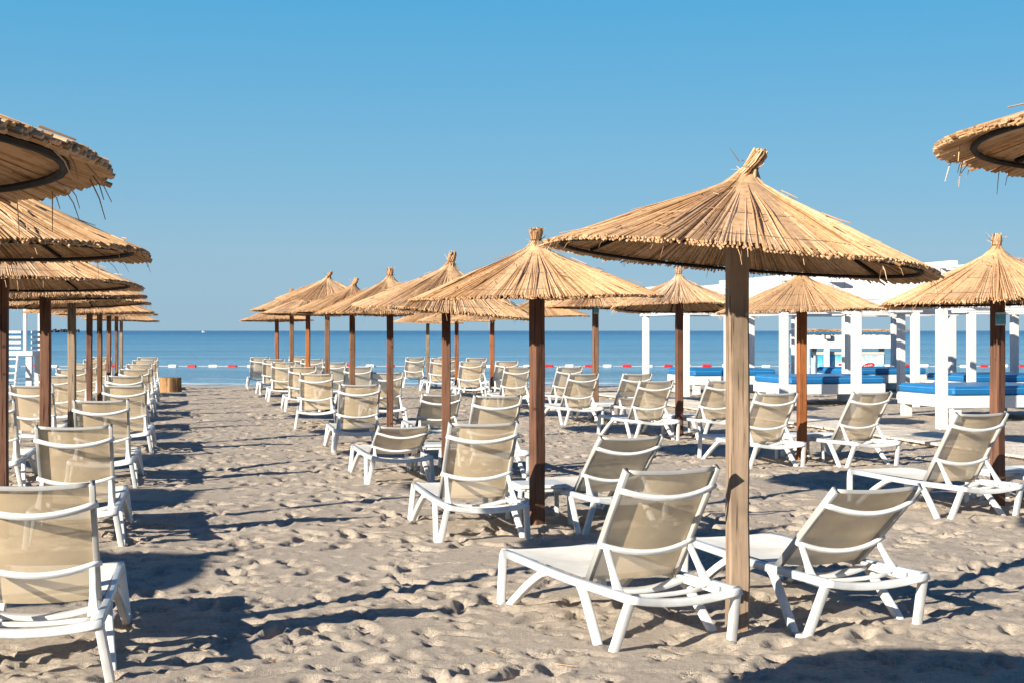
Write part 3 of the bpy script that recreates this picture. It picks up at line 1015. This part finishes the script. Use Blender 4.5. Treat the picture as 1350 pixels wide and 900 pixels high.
def kiosk():
    Y = 44.5
    x0, x1 = at(1060, Y), at(1187, Y)
    w = x1 - x0
    root = empty('kiosk', (x0, Y, -.25))
    tag(root, 'white beach kiosk with flat reed roof, floodlights and a blue printed counter front', 'kiosk')
    zt = CAMH + .25
    for x in (.08, w * .235, w - .10):
        for y in (0, 1.9):
            b = MB(); b.bbox((x, y, .65), (.16, .16, 1.35), .008); b.build('post', M_PAINT, root)
    b = MB(); b.bbox((w / 2, 0, 1.52), (w + .12, .10, .43), .008); b.bbox((w / 2, 1.9, 1.52), (w + .12, .10, .43), .008)
    b.bbox((.04, .95, 1.52), (.08, 1.78, .42), .008); b.bbox((w - .04, .95, 1.52), (.08, 1.78, .42), .008)
    b.build('fascia', M_PAINT, root)
    b = MB(); rnd = random.Random(8)
    for i in range(150):
        x = -.12 + (w + .24) * i / 149
        b.tube([(x, -.25 + rnd.uniform(-.03, .03), 1.815 + rnd.uniform(0, .03)), (x + rnd.uniform(-.02, .02), 2.2, 1.86 + rnd.uniform(0, .03))], .015, 5)
        if i % 3 == 0:
            b.tube([(x - .2, -.2 + rnd.uniform(-.04, .04), 1.845 + rnd.uniform(0, .04)), (x + .25, -.17, 1.85 + rnd.uniform(0, .04))], .014, 4)
    b.build('reed_roof', M_STRAW, root)
    for x in (w * .235, w * .99):
        b = MB(); b.bbox((x, -.16, 1.66), (.20, .08, .16), .01, Matrix.Rotation(0, 4, 'X'))
        b.tube([(x, -.06, 1.72), (x, -.14, 1.66)], .02, 6)
        o = b.build('floodlight', M_IRON, root)
        g = MB(); g.bbox((x, -.205, 1.655), (.15, .01, .11), .004); g.build('lens', plain_mat('grey_glass', (.45, .47, .5), .2), o)
    # counter with a printed blue front
    m, nt, bs = mat('blue_print')
    n = noise(nt, coords(nt, (1.2, 1, .9)), 1.6, 5, .6)
    c = ramp(nt, n, [(.36, (.02, .22, .55)), (.47, (.10, .42, .72)), (.58, (.45, .68, .82)), (.68, (.75, .82, .86))])
    nt.links.new(c, bs.inputs['Base Color']); bs.inputs['Roughness'].default_value = .3
    cx0, cx1 = at(1080, Y) - x0, at(1167, Y) - x0
    b = MB(); b.bbox(((cx0 + cx1) / 2, .5, .56), (cx1 - cx0, .7, 1.12), .01); cb = b.build('counter', m, root)
    b = MB(); b.bbox(((cx0 + cx1) / 2 - .02, .5, 1.155), (cx1 - cx0 + .06, .76, .09), .008); b.build('counter_top', plain_mat('grey_top', (.42, .41, .38), .5), cb)
    b = MB(); cxm = at(1146, Y) - x0
    vv = [(cxm + .20 * math.cos(t) , -.0 + .135, .76 + .095 * math.sin(t) + .045 * math.cos(t)) for t in [2 * math.pi * i / 28 for i in range(28)]]
    b.add(vv + [(p[0], .149, p[2]) for p in vv], [tuple(range(28))] + [(i, 28 + i, 28 + (i + 1) % 28, (i + 1) % 28) for i in range(28)])
    bd = b.build('badge', M_RED, cb)
    b = MB()
    sc = [(-.13, -.03), (-.10, .04), (-.07, -.03), (-.04, .03), (-.01, -.02), (.03, .03), (.06, -.02), (.09, .02), (.13, -.01)]
    b.tube([(cxm + p, .130, .76 + q + .22 * p) for p, q in sc], .012, 4)
    b.build('lettering', M_WHITE, bd)
    for px in (1109, 1088):
        b = MB(); xm = at(px, Y) - x0
        b.bbox((xm, .143, .80), (.11, .012, .06), .004, None); b.build('badge', M_RED, cb)
    t = MB()
    tx = at(1178, Y) - x0
    t.bbox((tx, -.10, 1.03), (.13, .05, .56), .015)
    tag(t.build('towel', plain_mat('red_cloth', (.62, .05, .06), .8), None, (x0, Y, -.25)), 'red cloth hanging at the right-hand post of the reed-roofed kiosk', 'towel')
kiosk()

# ------------------------------------------------------------------ out on the water
def swim_line():
    Y = CAMH + .35
    Y = (CAMH - WATER_Z) * F / 47.5
    root = empty('swim_line', (0, Y, WATER_Z))
    tag(root, 'swim line of red and white floats across the water', 'swim line')
    step = 26.1 / F * Y
    n0, n1 = -20, 30
    b = MB(); b.tube([(at(253.5, Y) + step * k, .10 * math.sin(k * 2.1), .05) for k in range(n0 * 1 - 1, 44)], .012, 5)
    b.build('rope', M_ROPE, root)
    def fl():
        mb = MB()
        prof_ = [(-.235, .03), (-.225, .07), (-.195, .088), (.195, .088), (.225, .07), (.235, .03)]
        vv, ff = [], []
        for (x, r) in prof_:
            for j in range(12):
                a = 2 * math.pi * j / 12
                vv.append((x, r * math.cos(a), r * math.sin(a)))
        for k in range(5):
            for j in range(12):
                q = (j + 1) % 12
                ff.append((k * 12 + j, k * 12 + q, k * 12 + 12 + q, k * 12 + 12 + j))
        ff += [tuple(range(11, -1, -1)), tuple(60 + j for j in range(12))]
        mb.add(vv, ff)
        return mb
    mr_, mw_ = fl().mesh('red_float', M_RED), fl().mesh('white_float', M_WHITE)
    rnd = random.Random(9)
    for k in range(-10, 43):
        o = put('float', mr_ if k % 2 == 0 else mw_, root, (at(253.5, Y) + step * k + rnd.uniform(-.06, .06), .10 * math.sin(k * 2.1), .06 + rnd.uniform(-.02, .02)), (0, 0, R(rnd.uniform(-9, 9))))
        o['label'] = 'red float' if k % 2 == 0 else 'white float'
swim_line()

def boat():
    Y = 1400.0
    root = empty('motor_boat', (at(267.5, Y), Y, WATER_Z))
    tag(root, 'tiny white motor boat on the horizon', 'boat')
    b = MB()
    vv = [(-1.6, 0, .7), (1.9, 0, .9), (1.4, .6, .0), (-1.5, .6, 0), (-1.6, 1.4, .7), (1.9, .9, .9), (1.4, .8, 0), (-1.5, .8, 0)]
    b.add(vv, [(0, 1, 2, 3), (4, 7, 6, 5), (0, 4, 5, 1), (3, 2, 6, 7), (0, 3, 7, 4), (1, 5, 6, 2)])
    b.build('hull', M_WHITE, root)
    b = MB(); b.bbox((-.2, .7, 1.2), (1.3, .9, .8), .1); b.build('cabin', M_WHITE, root)
boat()

def jetty():
    Y = 1600.0
    root = empty('breakwater', (at(66, Y), Y, WATER_Z))
    tag(root, 'dark low breakwater with rocks far out on the horizon at left', 'breakwater')
    b = MB(); rnd = random.Random(12)
    L_ = at(104, Y) - at(66, Y)
    for i in range(26):
        x = L_ * i / 25
        h = rnd.uniform(2.0, 5.2) * (1.5 if i in (9, 10, 15, 18, 21, 24) else .8)
        b.bbox((x, rnd.uniform(-2, 2), h / 2 - .3), (L_ / 20 * rnd.uniform(.9, 1.4), 4, h + .6), .5)
    b.build('rocks', plain_mat('dark_rock', (.035, .04, .05), .9), root)
jetty()

# ------------------------------------------------------------------ bits of straw lying on the sand
mb = MB(); rnd = random.Random(15)
for _ in range(420):
    y = 5.5 + 24 * rnd.random() ** 1.6
    x = rnd.uniform(-1, 1) * (2.5 + .38 * y)
    a, l = rnd.uniform(0, 6.28), rnd.uniform(.03, .13)
    p = Vector((x, y, rnd.uniform(.0, .012)))
    mb.tube([p, p + Vector((math.cos(a) * l, math.sin(a) * l, rnd.uniform(-.004, .008)))], rnd.uniform(.001, .0022), 4)
tag(mb.build('straw_litter', M_STRAW), kind='stuff')
